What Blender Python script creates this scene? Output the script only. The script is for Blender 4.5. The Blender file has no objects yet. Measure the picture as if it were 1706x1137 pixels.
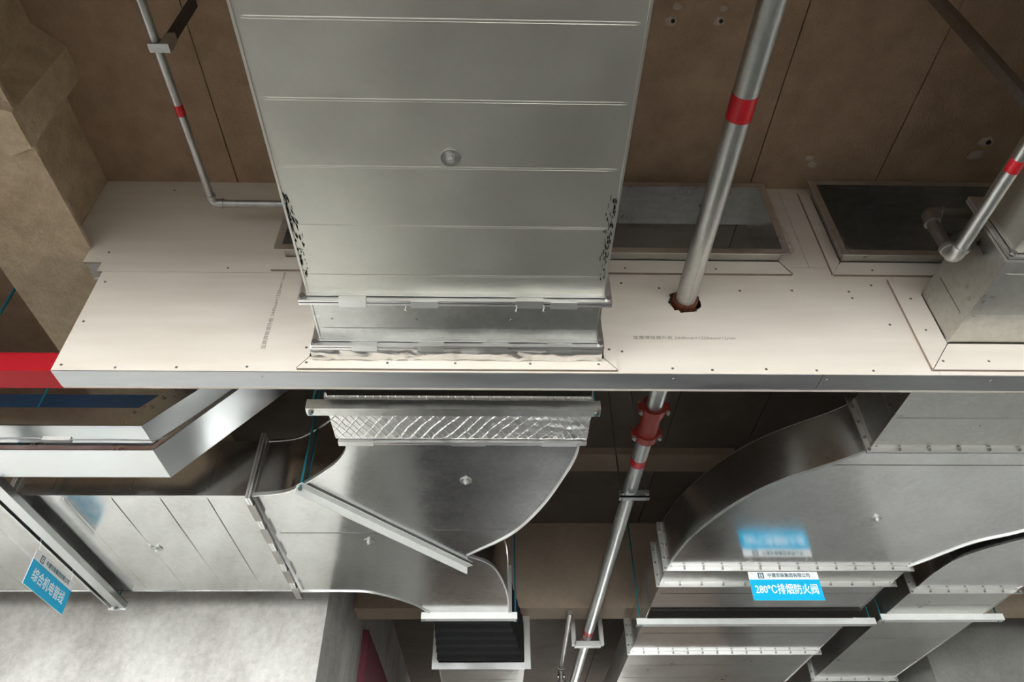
import bpy, math, random
from mathutils import Vector, Matrix, noise
random.seed(7)
R = math.radians
ZO = 1.6                      # eye height: all heights below are measured from the eye and lifted by ZO
SC = bpy.context.scene
COL = SC.collection

# ------------------------------------------------------------------ camera
PITCH, YAW, ROLL = R(40.94), R(1.75), R(0.75)
fw = Vector((math.sin(YAW)*math.cos(PITCH), math.cos(YAW)*math.cos(PITCH), math.sin(PITCH)))
rt = Vector((math.cos(YAW), -math.sin(YAW), 0)); up = rt.cross(fw)
rt, up = rt*math.cos(ROLL)-up*math.sin(ROLL), up*math.cos(ROLL)+rt*math.sin(ROLL)
cam = bpy.data.cameras.new('camera'); cam.sensor_fit = 'HORIZONTAL'; cam.sensor_width = 36.0
cam.lens = 36.0*1200/1706; cam.clip_start = 0.05
co = bpy.data.objects.new('camera', cam); COL.objects.link(co)
m = Matrix((rt, up, -fw)).transposed().to_4x4(); m.translation = Vector((0, 0, ZO)); co.matrix_world = m
SC.camera = co

# ------------------------------------------------------------------ daylight and exposure
w = bpy.data.worlds.new('overcast_sky'); SC.world = w; w.use_nodes = True
bg = w.node_tree.nodes['Background']; bg.inputs[0].default_value = (0.93, 0.97, 1.0, 1); bg.inputs[1].default_value = 19.5
SC.view_settings.view_transform = 'Standard'; SC.view_settings.look = 'None'
SC.view_settings.gamma = 1.0; SC.view_settings.use_curve_mapping = False
SC.view_settings.exposure = 0.55

# ------------------------------------------------------------------ materials
MT = {}
def nodes(name):
    mt = bpy.data.materials.new(name); mt.use_nodes = True
    nt = mt.node_tree; b = nt.nodes['Principled BSDF']; MT[name] = mt
    return mt, nt, b
def N(nt, t, **kw):
    n = nt.nodes.new(t)
    for k, v in kw.items():
        if k in n.inputs: n.inputs[k].default_value = v
        else: setattr(n, k, v)
    return n
def coords(nt, scale=(1, 1, 1)):
    tc = N(nt, 'ShaderNodeTexCoord'); mp = N(nt, 'ShaderNodeMapping'); mp.inputs['Scale'].default_value = scale
    nt.links.new(tc.outputs['Object'], mp.inputs[0]); return mp.outputs[0]
def ramp(nt, src, c0, c1, p0=0.3, p1=0.7):
    r = N(nt, 'ShaderNodeValToRGB'); e = r.color_ramp.elements
    e[0].position = p0; e[1].position = p1
    e[0].color = (*c0, 1) if not isinstance(c0, float) else (c0, c0, c0, 1)
    e[1].color = (*c1, 1) if not isinstance(c1, float) else (c1, c1, c1, 1)
    nt.links.new(src, r.inputs[0]); return r.outputs[0]
def bump(nt, b, src, strength, dist=0.01):
    n = N(nt, 'ShaderNodeBump'); n.inputs['Strength'].default_value = strength; n.inputs['Distance'].default_value = dist
    nt.links.new(src, n.inputs['Height']); nt.links.new(n.outputs[0], b.inputs['Normal'])
def metal(name, c0, c1, r0, r1, spangle=35.0, bmp=0.03, mixv=0.25, streak=(1, 1, 1)):
    mt, nt, b = nodes(name); b.inputs['Metallic'].default_value = 1.0
    cv = coords(nt); cs = coords(nt, streak)
    n1 = N(nt, 'ShaderNodeTexNoise', Scale=3.0, Detail=4.0); nt.links.new(cs, n1.inputs['Vector'])
    vo = N(nt, 'ShaderNodeTexVoronoi', Scale=spangle); nt.links.new(cv, vo.inputs['Vector'])
    mx = N(nt, 'ShaderNodeMix', data_type='FLOAT'); mx.inputs[0].default_value = mixv
    nt.links.new(n1.outputs[0], mx.inputs[2]); nt.links.new(vo.outputs['Color'], mx.inputs[3])
    nt.links.new(ramp(nt, mx.outputs[0], c0, c1), b.inputs['Base Color'])
    nt.links.new(ramp(nt, mx.outputs[0], r0, r1), b.inputs['Roughness'])
    n2 = N(nt, 'ShaderNodeTexNoise', Scale=2.2, Detail=1.5); nt.links.new(cv, n2.inputs['Vector'])
    bp = N(nt, 'ShaderNodeBump'); bp.inputs['Strength'].default_value = bmp; bp.inputs['Distance'].default_value = 0.05
    nt.links.new(n2.outputs[0], bp.inputs['Height']); nt.links.new(bp.outputs[0], b.inputs['Normal'])
    return mt
metal('galvanized', (0.50, 0.50, 0.47), (0.64, 0.64, 0.61), 0.27, 0.38, 45, 0.05)
metal('galvanized_satin', (0.68, 0.67, 0.60), (0.76, 0.75, 0.68), 0.33, 0.42, 60, 0.02, 0.12)
metal('galvanized_smooth', (0.55, 0.55, 0.54), (0.68, 0.68, 0.67), 0.13, 0.22, 45, 0.06)
metal('tray_steel', (0.54, 0.56, 0.56), (0.59, 0.61, 0.615), 0.28, 0.32, 30, 0.02, 0.0)
metal('track_steel', (0.40, 0.41, 0.42), (0.52, 0.53, 0.54), 0.36, 0.50, 30, 0.0, 0.0, (0.6, 4, 4))
metal('flange_steel', (0.74, 0.74, 0.72), (0.86, 0.86, 0.84), 0.30, 0.42, 40, 0.0, 0.0)
metal('pipe_zinc', (0.50, 0.51, 0.50), (0.64, 0.65, 0.64), 0.36, 0.48, 60, 0.02, streak=(8, 1, 8))
metal('old_zinc', (0.30, 0.29, 0.27), (0.42, 0.41, 0.38), 0.40, 0.55, 60, 0.03)
def plain(name, c, rough=0.5, metallic=0.0, spec=0.5, noise_amt=0.12, scale=20, bmp=0.0):
    mt, nt, b = nodes(name); b.inputs['Metallic'].default_value = metallic; b.inputs['Roughness'].default_value = rough
    b.inputs['Specular IOR Level'].default_value = spec
    n1 = N(nt, 'ShaderNodeTexNoise', Scale=scale, Detail=4.0); nt.links.new(coords(nt), n1.inputs['Vector'])
    k = 1-noise_amt
    nt.links.new(ramp(nt, n1.outputs[0], tuple(x*k for x in c), c), b.inputs['Base Color'])
    if bmp: bump(nt, b, n1.outputs[0], bmp)
    return mt
plain('steel_white', (0.82, 0.83, 0.80), 0.45, 0.0, 0.5, 0.10, 12)
plain('zinc_bolt', (0.35, 0.34, 0.32), 0.35, 0.9, 0.5, 0.2, 60)
plain('dark_bolt', (0.06, 0.06, 0.06), 0.45, 0.4, 0.5, 0.2, 60)
plain('red_tape', (0.70, 0.015, 0.03), 0.35, 0, 0.5, 0.15, 30)
plain('red_cast', (0.42, 0.05, 0.035), 0.42, 0, 0.5, 0.25, 25, 0.05)
plain('red_paint', (0.50, 0.014, 0.024), 0.55, 0, 0.15, 0.06, 8)
plain('maroon_paint', (0.20, 0.05, 0.07), 0.6, 0, 0.2, 0.15, 6)
plain('blue_paint', (0.015, 0.045, 0.10), 0.40, 0, 0.5, 0.15, 8)
plain('rust', (0.22, 0.07, 0.035), 0.8, 0, 0.3, 0.5, 45, 0.3)
plain('teal_zinc', (0.015, 0.22, 0.30), 0.40, 0.2, 0.5, 0.3, 80)
plain('black_canvas', (0.018, 0.018, 0.02), 0.85, 0, 0.2, 0.3, 40, 0.1)
plain('white_wire', (0.75, 0.75, 0.73), 0.4)
plain('grey_wire', (0.35, 0.35, 0.36), 0.4)
plain('sign_white', (0.85, 0.87, 0.87), 0.35, 0, 0.4, 0.03, 4)
plain('sign_blue', (0.0, 0.47, 0.80), 0.35, 0, 0.4, 0.04, 4)
plain('ink_white', (0.90, 0.92, 0.92), 0.4, 0, 0.4, 0.02, 4)
plain('ink_dark', (0.05, 0.13, 0.16), 0.5, 0, 0.3, 0.1, 10)
plain('print_ink', (0.40, 0.36, 0.32), 0.8, 0, 0.1, 0.35, 70)
plain('screw_zinc', (0.30, 0.29, 0.27), 0.4, 0.8, 0.5, 0.3, 200)
plain('joint_shadow', (0.10, 0.08, 0.065), 0.95, 0, 0.1, 0.3, 30)
plain('dirt_and_shade', (0.035, 0.032, 0.028), 0.95, 0, 0.1, 0.4, 60)
def concrete(name, c0, c1, scale, bmp, fine=60, rough=0.9, pits=0.0, streak=(1, 1, 1)):
    mt, nt, b = nodes(name); b.inputs['Roughness'].default_value = rough; b.inputs['Specular IOR Level'].default_value = 0.2
    cv = coords(nt, streak)
    n1 = N(nt, 'ShaderNodeTexNoise', Scale=scale, Detail=8.0, Roughness=0.62); nt.links.new(cv, n1.inputs['Vector'])
    n2 = N(nt, 'ShaderNodeTexNoise', Scale=fine, Detail=5.0, Roughness=0.7); nt.links.new(coords(nt), n2.inputs['Vector'])
    mx = N(nt, 'ShaderNodeMix', data_type='FLOAT'); mx.inputs[0].default_value = 0.35
    nt.links.new(n1.outputs[0], mx.inputs[2]); nt.links.new(n2.outputs[0], mx.inputs[3])
    nt.links.new(ramp(nt, mx.outputs[0], c0, c1, 0.36, 0.64), b.inputs['Base Color'])
    bump(nt, b, mx.outputs[0], bmp, 0.02)
    return mt
concrete('ceiling_concrete', (0.41, 0.29, 0.195), (0.56, 0.40, 0.275), 6.0, 0.9, 120)
concrete('beam_concrete', (0.54, 0.425, 0.28), (0.80, 0.66, 0.465), 9.0, 1.0, 70)
concrete('wall_concrete', (0.30, 0.285, 0.255), (0.56, 0.55, 0.515), 3.0, 0.25, 30, 0.85, streak=(1, 1, 0.5))
concrete('floor_concrete', (0.075, 0.072, 0.067), (0.105, 0.102, 0.095), 0.8, 0.1, 20, 0.7)
concrete('ground_paving', (0.40, 0.39, 0.37), (0.50, 0.49, 0.47), 0.8, 0.1, 20, 0.8)
concrete('shaded_bay_concrete', (0.17, 0.145, 0.12), (0.24, 0.205, 0.175), 2.5, 0.3, 60)  # ceiling behind the partition: its shade put into a darker, greyer colour
concrete('cross_beam_concrete', (0.42, 0.335, 0.25), (0.54, 0.44, 0.335), 1.6, 0.2, 30)
concrete('side_concrete', (0.20, 0.195, 0.18), (0.29, 0.285, 0.265), 2.2, 0.25, 30, 0.85)
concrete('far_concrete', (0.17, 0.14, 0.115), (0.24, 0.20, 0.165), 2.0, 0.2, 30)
concrete('patch_plaster', (0.50, 0.41, 0.33), (0.70, 0.60, 0.50), 20.0, 0.5, 60)
# fibre board: cream with faint mill streaks
mt, nt, b = nodes('board'); b.inputs['Roughness'].default_value = 0.7; b.inputs['Specular IOR Level'].default_value = 0.25
n1 = N(nt, 'ShaderNodeTexNoise', Scale=2.0, Detail=5.0); nt.links.new(coords(nt, (1, 1, 7)), n1.inputs['Vector'])
nt.links.new(ramp(nt, n1.outputs[0], (0.74, 0.67, 0.585), (0.81, 0.745, 0.665), 0.3, 0.7), b.inputs['Base Color'])
plain('board_edge', (0.34, 0.28, 0.22), 0.85, 0, 0.2, 0.2, 30)
# aluminium foil facing of the insulation
for fname, scored in (('foil', True), ('foil_crumpled', False)):
    mt, nt, b = nodes(fname); b.inputs['Metallic'].default_value = 1.0; b.inputs['Roughness'].default_value = 0.33
    b.inputs['Base Color'].default_value = (0.80, 0.79, 0.77, 1)
    n1 = N(nt, 'ShaderNodeTexNoise', Scale=16.0, Detail=4.0); nt.links.new(coords(nt), n1.inputs['Vector'])
    ad = N(nt, 'ShaderNodeMath', operation='MULTIPLY'); ad.inputs[1].default_value = 0.7 if scored else 1.0; nt.links.new(n1.outputs[0], ad.inputs[0]); acc = ad
    for ang, sc_, k_ in ((28, 11.0, 0.5), (146, 7.0, 0.3)) if scored else ():
        tc = N(nt, 'ShaderNodeTexCoord'); mp = N(nt, 'ShaderNodeMapping'); mp.inputs['Rotation'].default_value = (0, 0, R(ang)); nt.links.new(tc.outputs['Object'], mp.inputs[0])
        wv = N(nt, 'ShaderNodeTexWave', Scale=sc_, Distortion=3.0, Detail=3.0); wv.inputs['Detail Scale'].default_value = 0.7; nt.links.new(mp.outputs[0], wv.inputs['Vector'])
        pw = N(nt, 'ShaderNodeMath', operation='POWER'); pw.inputs[1].default_value = 26.0; nt.links.new(wv.outputs['Fac'], pw.inputs[0])
        mu = N(nt, 'ShaderNodeMath', operation='MULTIPLY_ADD'); mu.inputs[1].default_value = k_; nt.links.new(pw.outputs[0], mu.inputs[0]); nt.links.new(acc.outputs[0], mu.inputs[2]); acc = mu
    bump(nt, b, acc.outputs[0], 0.5, 0.010 if scored else 0.02)
# clear plastic film
mt, nt, b = nodes('film'); b.inputs['Base Color'].default_value = (0.62, 0.62, 0.60, 1); b.inputs['Roughness'].default_value = 0.18
b.inputs['Alpha'].default_value = 0.14
n1 = N(nt, 'ShaderNodeTexNoise', Scale=14.0, Detail=5.0); nt.links.new(coords(nt, (0.6, 1, 3)), n1.inputs['Vector']); bump(nt, b, n1.outputs[0], 0.3, 0.01)
nt.links.new(ramp(nt, n1.outputs[0], 0.03, 0.16, 0.4, 0.75), b.inputs['Alpha'])

# ------------------------------------------------------------------ mesh builder
ORG = {}
class MB:
    def __init__(s, axis='y'): s.v = []; s.f = []; s.ax = axis
    def _add(s, vs, fs):
        n = len(s.v); s.v += [tuple(v) for v in vs]; s.f += [tuple(i+n for i in f) for f in fs]; return s
    def box(s, x0, x1, y0, y1, z0, z1):
        vs = [(x, y, z) for z in (z0, z1) for (x, y) in ((x0, y0), (x1, y0), (x1, y1), (x0, y1))]
        return s._add(vs, [(3, 2, 1, 0), (4, 5, 6, 7), (0, 1, 5, 4), (1, 2, 6, 5), (2, 3, 7, 6), (3, 0, 4, 7)])
    def bx(s, c0, c1, a0, a1, z0, z1):          # c = across the duct, a = along the duct
        return s.box(c0, c1, a0, a1, z0, z1) if s.ax == 'y' else s.box(a0, a1, c0, c1, z0, z1)
    def loft(s, ring0, ring1):                  # two rings with equal counts, capped
        n = len(ring0); fs = [tuple(range(n))[::-1], tuple(range(n, 2*n))]
        fs += [(i, (i+1) % n, n+(i+1) % n, n+i) for i in range(n)]
        return s._add(list(ring0)+list(ring1), fs)
    def prism(s, poly, z0, z1): return s.loft([(x, y, z0) for x, y in poly], [(x, y, z1) for x, y in poly])
    def cyl(s, p0, p1, r0, r1=None, n=20, phase=0.0):
        r1 = r0 if r1 is None else r1
        p0 = Vector(p0); p1 = Vector(p1); d = (p1-p0).normalized()
        a = d.orthogonal().normalized(); b_ = d.cross(a)
        A = [2*math.pi*i/n+phase for i in range(n)]
        return s.loft([p0+(a*math.cos(t)+b_*math.sin(t))*r0 for t in A], [p1+(a*math.cos(t)+b_*math.sin(t))*r1 for t in A])
    def ring(s, p0, p1, ri, ro, n=28):          # hollow collar
        p0 = Vector(p0); p1 = Vector(p1); d = (p1-p0).normalized(); a = d.orthogonal().normalized(); b_ = d.cross(a)
        vs = []
        for p, r in ((p0, ri), (p0, ro), (p1, ro), (p1, ri)):
            vs += [p+(a*math.cos(2*math.pi*i/n)+b_*math.sin(2*math.pi*i/n))*r for i in range(n)]
        fs = []
        for k in range(4):
            for i in range(n):
                j = (i+1) % n; q = (k+1) % 4
                fs.append((k*n+i, k*n+j, q*n+j, q*n+i))
        return s._add(vs, fs)
    def tube(s, pts, r, n=14):
        pts = [Vector(p) for p in pts]; rings = []; a = None
        for i, p in enumerate(pts):
            d = ((pts[i+1]-p) if i == 0 else (p-pts[i-1]) if i == len(pts)-1 else (pts[i+1]-pts[i-1])).normalized()
            a = d.orthogonal().normalized() if a is None else (a-d*a.dot(d)).normalized()
            b_ = d.cross(a)
            rr = r[i] if isinstance(r, (list, tuple)) else r
            rings.append([p+(a*math.cos(2*math.pi*k/n)+b_*math.sin(2*math.pi*k/n))*rr for k in range(n)])
        vs = [v for g in rings for v in g]; fs = [tuple(range(n))[::-1], tuple(range((len(pts)-1)*n, len(pts)*n))]
        for i in range(len(pts)-1):
            for k in range(n):
                j = (k+1) % n; fs.append((i*n+k, i*n+j, (i+1)*n+j, (i+1)*n+k))
        return s._add(vs, fs)
    def strip(s, poly, z0, z1, t):              # vertical sheet following a plan polyline, thickness t to its left
        P = [Vector((x, y)) for x, y in poly]; L = []
        for i, p in enumerate(P):
            d = ((P[i+1]-p) if i == 0 else (p-P[i-1]) if i == len(P)-1 else (P[i+1]-P[i-1])).normalized()
            L.append(p+Vector((-d.y, d.x))*t)
        n = len(P); vs = []
        for q, z in ((P, z0), (L, z0), (L, z1), (P, z1)): vs += [(v.x, v.y, z) for v in q]
        fs = []
        for k in range(4):
            q = (k+1) % 4
            for i in range(n-1): fs.append((k*n+i, q*n+i, q*n+i+1, k*n+i+1))
        fs += [(0, n, 2*n, 3*n)[::-1], (n-1, 2*n-1, 3*n-1, 4*n-1)]
        return s._add(vs, fs)
    def grid(s, fn, nu, nv):
        vs = [fn(i/nu, j/nv) for j in range(nv+1) for i in range(nu+1)]
        return s._add(vs, [(j*(nu+1)+i, j*(nu+1)+i+1, (j+1)*(nu+1)+i+1, (j+1)*(nu+1)+i) for j in range(nv) for i in range(nu)])
    def plate(s, x0, x1, z0, z1, y0, y1, holes=(), notches=()):   # upright board with rectangular cut-outs
        cuts = list(holes)+list(notches)
        xs = sorted({x0, x1, *[min(max(v, x0), x1) for h in cuts for v in h[:2]]}); zs = sorted({z0, z1, *[min(max(v, z0), z1) for h in cuts for v in h[2:]]})
        def on(i, j):
            if i < 0 or j < 0 or i >= len(xs)-1 or j >= len(zs)-1: return False
            cx, cz = (xs[i]+xs[i+1])/2, (zs[j]+zs[j+1])/2
            return not any(h[0] < cx < h[1] and h[2] < cz < h[3] for h in cuts)
        for i in range(len(xs)-1):
            for j in range(len(zs)-1):
                if not on(i, j): continue
                a, b_, c, d = xs[i], xs[i+1], zs[j], zs[j+1]
                s._add([(a, y0, c), (b_, y0, c), (b_, y0, d), (a, y0, d)], [(0, 1, 2, 3)])
                s._add([(a, y1, c), (b_, y1, c), (b_, y1, d), (a, y1, d)], [(3, 2, 1, 0)])
                if not on(i-1, j): s._add([(a, y0, c), (a, y1, c), (a, y1, d), (a, y0, d)], [(3, 2, 1, 0)])
                if not on(i+1, j): s._add([(b_, y0, c), (b_, y1, c), (b_, y1, d), (b_, y0, d)], [(0, 1, 2, 3)])
                if not on(i, j-1): s._add([(a, y0, c), (b_, y0, c), (b_, y1, c), (a, y1, c)], [(3, 2, 1, 0)])
                if not on(i, j+1): s._add([(a, y0, d), (b_, y0, d), (b_, y1, d), (a, y1, d)], [(0, 1, 2, 3)])
        return s
    def holeplate(s, x0, x1, z0, z1, y0, y1, cx, cz, r, jag=0.0, n=32):   # square cell with a rough round hole
        sq, ci = [], []
        for i in range(n):
            t = 2*math.pi*i/n; c, q = math.cos(t), math.sin(t)
            kx = ((x1-cx)/c if c > 1e-6 else (x0-cx)/c if c < -1e-6 else 1e9); kz = ((z1-cz)/q if q > 1e-6 else (z0-cz)/q if q < -1e-6 else 1e9)
            k = min(kx, kz); sq.append((cx+c*k, cz+q*k)); rr = r*(1+random.uniform(-jag, jag)); ci.append((cx+c*rr, cz+q*rr))
        for y, fl in ((y0, False), (y1, True)):
            fs = [(i, (i+1) % n, n+(i+1) % n, n+i) for i in range(n)]
            s._add([(x, y, z) for x, z in sq]+[(x, y, z) for x, z in ci], [f[::-1] if fl else f for f in fs])
            for X in (x0, x1):      # corners
                for Z in (z0, z1):
                    ca = [p for p in sq if abs(p[0]-X) < 1e-6]; cb = [p for p in sq if abs(p[1]-Z) < 1e-6]
                    if ca and cb:
                        pa = min(ca, key=lambda p: abs(p[1]-Z)); pb = min(cb, key=lambda p: abs(p[0]-X))
                        if pa != pb: s._add([(X, y, Z), (pa[0], y, pa[1]), (pb[0], y, pb[1])], [(0, 1, 2)])
        s._add([(x, y0, z) for x, z in ci]+[(x, y1, z) for x, z in ci], [(i, (i+1) % n, n+(i+1) % n, n+i) for i in range(n)])
        return s
    def mesh(s, name, org=(0, 0, 0), smooth=False, mat=None):
        me = bpy.data.meshes.new(name)
        me.from_pydata([(x-org[0], y-org[1], z+ZO-org[2]) for x, y, z in s.v], [], s.f)
        if mat: me.materials.append(MT[mat])
        import bmesh
        bm = bmesh.new(); bm.from_mesh(me); bmesh.ops.recalc_face_normals(bm, faces=bm.faces); bm.to_mesh(me); bm.free()
        if smooth:
            me.shade_smooth(); me.set_sharp_from_angle(angle=R(38))
        me.update(); return me
    def build(s, name, mat, parent=None, smooth=False, label=None, org=None):
        if parent is not None: org = ORG[parent.name]
        elif org is None:
            xs, ys, zs = zip(*s.v); org = ((min(xs)+max(xs))/2, (min(ys)+max(ys))/2, min(zs)+ZO)
        o = bpy.data.objects.new(name, s.mesh(name, org, smooth, mat)); COL.objects.link(o)
        if parent is not None: o.parent = parent
        else: o.location = org
        ORG[o.name] = org
        if label: o['label'] = label
        return o
def edged(o):                  # cut edges of a board show its darker core
    o.data.materials.append(MT['board_edge'])
    for p in o.data.polygons:
        if abs(p.normal.y) < 0.7: p.material_index = 1
    return o
def thing(name, loc, label, cat, group=None):
    o = bpy.data.objects.new(name, None); o.empty_display_size = 0.1; COL.objects.link(o)
    o.location = (loc[0], loc[1], loc[2]+ZO); ORG[o.name] = tuple(o.location)
    return tag(o, label, cat, group)
def tag(o, label, cat, group=None):
    o['label'] = label; o['category'] = cat
    if group: o['group'] = group
    return o
def struct(o, label=None):
    o['kind'] = 'structure'
    if label: o['label'] = label
    return o
def place(mesh, name, parent, loc, rot=None):   # a shared-mesh piece at a relative-height point
    o = bpy.data.objects.new(name, mesh); COL.objects.link(o); g = ORG[parent.name]; o.parent = parent
    o.location = (loc[0]-g[0], loc[1]-g[1], loc[2]+ZO-g[2])
    if rot: o.rotation_euler = rot
    ORG[o.name] = (loc[0], loc[1], loc[2]+ZO); return o
def unit(mb, name, mat, smooth=False): return mb.mesh(name, (0, 0, ZO), smooth, mat)
# shared small hardware (local z is the screw axis, head towards -z)
BOLT = unit(MB().cyl((0, 0, -0.007), (0, 0, 0), 0.0085, n=6).cyl((0, 0, -0.014), (0, 0, -0.007), 0.0045, n=8), 'bolt', 'zinc_bolt')
RIVET = unit(MB().cyl((0, 0, -0.003), (0, 0, 0), 0.004, 0.006, n=8), 'rivet', 'zinc_bolt')
SCREW = unit(MB().cyl((0, 0, -0.0022), (0, 0, 0), 0.0045, 0.0058, n=10).cyl((0, 0, -0.0026), (0, 0, -0.0022), 0.002, n=6), 'screw', 'screw_zinc')
DISH = unit(MB().ring((0, 0, -0.003), (0, 0, 0.0), 0.020, 0.030, 28).ring((0, 0, -0.0045), (0, 0, 0.0), 0.0275, 0.031, 28).cyl((0, 0, -0.0016), (0, 0, 0), 0.021, n=28), 'washer', 'galvanized')
NUT = unit(MB().cyl((0, 0, -0.014), (0, 0, -0.0015), 0.0135, n=6).cyl((0, 0, -0.022), (0, 0, -0.014), 0.007, n=12), 'nut', 'flange_steel')
HEXN = unit(MB().cyl((0, 0, -0.010), (0, 0, 0), 0.0125, n=6), 'nut', 'zinc_bolt')
def washer(parent, x, y, z):
    d = place(DISH, 'washer', parent, (x, y, z)); place(NUT, 'nut', d, (x, y, z)); return d
FWD = (R(-90), 0, 0)          # head towards -y

# ================================================================== THE SETTING
CH = 3.0                      # ceiling above the eye
c = MB().box(-14, 9, -9.0, 12.5, CH+0.02, CH+0.35).build('ceiling', 'joint_shadow'); struct(c, 'brown concrete slab overhead with straight formwork joints')
g = 0.003
for x0, x1 in ((-14, -5), (-5, -2.1), (-2.1, -1.303), (-1.303, 1.293), (1.293, 1.928), (1.928, 3.3), (3.3, 6), (6, 9)):
    MB().box(x0+g, x1-g, -9, 2.31, CH, CH+0.03).build('ceiling_panel', 'ceiling_concrete', c)
    MB().box(x0+g, x1-g, 2.31, 12.5, CH, CH+0.03).build('ceiling_panel', 'shaded_bay_concrete' if x0 > -5 and x1 > -2 else 'ceiling_concrete', c)
def lump(mb, p, r, seed, sq=0.45):
    n, k = 14, 5; rings = []
    for j in range(k+1):
        t = j/k; rr = math.sin(math.pi*(0.5+0.5*(1-t)))*r if j else r
        ring = []
        for i in range(n):
            a = 2*math.pi*i/n; q = r*math.cos(t*math.pi/2)*(1+0.35*noise.noise((math.cos(a)*1.7+seed, math.sin(a)*1.7, t*2)))
            ring.append((p[0]+math.cos(a)*q*1.3, p[1]+math.sin(a)*q, p[2]-math.sin(t*math.pi/2)*r*sq))
        rings += ring
    fs = [(j*n+i, j*n+(i+1) % n, (j+1)*n+(i+1) % n, (j+1)*n+i) for j in range(k) for i in range(n)]
    mb._add(rings, fs); return mb
for i, (x, y, r) in enumerate(((0.73, 1.392, 0.020), (0.933, 1.389, 0.020), (0.745, 1.33, 0.018), (0.94, 1.335, 0.014), (1.545, 2.06, 0.018), (1.575, 2.10, 0.020), (2.373, 1.955, 0.028), (2.362, 2.03, 0.030))):
    pp = lump(MB(), (x, y, CH), r, i*3.1).build('plaster_patch', 'patch_plaster', c, True)
    if i in (0, 1, 6): MB().cyl((x+0.006, y-0.004, CH-r*0.56), (x+0.006, y-0.004, CH-r*0.3), r*0.42, n=12).build('anchor_hole', 'dirt_and_shade', pp)
# main beam along the aisle with a cast pilaster on its side
prof = [(-2.318, 2.492), (-1.85, 2.492), (-1.852, 2.515), (-1.955, 2.63), (-1.955, CH+0.01), (-2.318, CH+0.01)]
bmL = struct(MB().loft([(x, -0.4, z) for x, z in prof], [(x, 5.0, z) for x, z in prof]).build('ceiling_beam', 'beam_concrete'), 'rough tan concrete beam running away at the left')
MB().loft([(-1.96, 1.50, 2.47), (-1.845, 1.54, 2.47), (-1.845, 1.70, 2.47), (-1.96, 1.74, 2.47)], [(-1.96, 1.44, CH), (-1.85, 1.55, CH), (-1.85, 1.69, CH), (-1.96, 1.76, CH)]).build('pilaster', 'beam_concrete', bmL)
struct(MB().box(-1.15, 6.2, 5.95, 6.2, 2.235, CH+0.01).build('ceiling_beam', 'cross_beam_concrete'), 'deep concrete cross beam beyond the duct tee')
struct(MB().box(-0.9, 1.85, 4.70, 4.95, CH-0.06, CH+0.01).build('ceiling_rib', 'cross_beam_concrete'), 'shallow downstand strip on the ceiling behind the partition')
struct(MB().box(-14, -1.15, 5.0, 12.5, -ZO, CH).build('wall_left', 'wall_concrete'), 'pale concrete wall block at the lower left')
struct(MB().box(3.95, 9, 6.75, 12.5, -ZO, CH).build('wall_right', 'side_concrete'), 'pale concrete wall at the lower right')
struct(MB().box(6.2, 6.4, -9, 6.75, -ZO, CH).build('wall_side_added', 'side_concrete'), 'added unseen side wall beyond the right frame edge, closing off light')  # added out of view to stop light coming in from the right
struct(MB().box(-5.4, -5.1, -0.4, 5.0, 1.1, CH+0.01).build('ceiling_beam', 'far_concrete'), 'added unseen edge beam beyond the left frame edge, limiting side light')  # added out of view so that only low light enters from the left
struct(MB().box(-14, 6.2, -0.75, -0.4, 1.56, CH+0.01).build('ceiling_beam', 'far_concrete'), 'added unseen cross beam behind the viewer, shading the upper partition')  # added out of view to cut light off the upper boards
struct(MB().plate(-1.5, 9, -ZO, CH+0.3, 12.5, 12.8, [(0.80, 1.66, -ZO-0.1, 1.9)]).build('wall_far', 'far_concrete'), 'far end wall with an added unseen doorway letting in daylight')  # doorway added out of view to brighten the far floor
struct(MB().box(-14, 9, -9, 12.8, -ZO-0.2, -ZO).build('floor', 'floor_concrete'), 'grey concrete floor')
struct(MB().box(-60, 60, -60, 60, -ZO-0.4, -ZO-0.2).build('ground', 'ground_paving'), 'pale paving outside the open sides')

# hanging fibre-board partition
YF = 2.25                     # front face
XL, XR, ZB, ZT = -1.745, 3.9, 1.785, CH
hA = (-0.745, 0.440, 1.852, 2.235); hC = (1.886, 3.546, 1.944, 2.242); hE = (-0.958, 1.302, 2.437, 2.90); hF = (1.586, 3.40, 2.437, 2.93)
PX, PZ, PR = 0.828, 2.19, 0.0435
hP = (PX-0.085, PX+0.085, PZ-0.085, PZ+0.085)
HO = (hA, hC, hE, hF, hP)
core = MB().plate(-1.95, XR, ZB+0.004, ZT, YF+0.0125, YF+0.10, HO, [(-2.0, XL+0.01, ZB-0.01, 2.41), (-2.0, -1.845, 2.3, 2.60)])
wf = struct(core.build('wall_front', 'old_zinc'), 'hanging cream fibre-board partition pierced by ducts and a pipe')
NT = [(-1.90, XL, ZB-0.01, 2.405)]
def board(x0, x1, z0, z1, y0=YF, y1=YF+0.012, nt=()):
    return edged(MB().plate(x0, x1, z0, z1, y0, y1, [h for h in HO if h is not hP], nt).build('fibre_board', 'board', wf))
e = 0.0011
board(-1.953, -0.30, 2.345+e, ZT, nt=[(-2.0, XL-0.025, 2.3, 2.405), (-2.0, -1.853, 2.3, 2.52), (-2.0, -1.91, 2.5, 2.575)])
board(-0.30+e, 1.44, 2.41+e, ZT); board(1.44+e, XR, 2.41+e, ZT)
board(XL, -0.15, ZB, 2.345)
b2 = MB()
for q in ((-0.15+e, hP[0], ZB, 2.41), (hP[1], 1.80, ZB, 2.41), (hP[0], hP[1], ZB, hP[2]), (hP[0], hP[1], hP[3], 2.41)):
    b2.plate(*q[:4], YF, YF+0.012, [hA, hC])
b2.holeplate(*hP, YF, YF+0.012, PX, PZ, 0.071, 0.10)
edged(b2.build('fibre_board', 'board', wf))
board(1.80+e, XR, ZB, 2.41)
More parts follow.
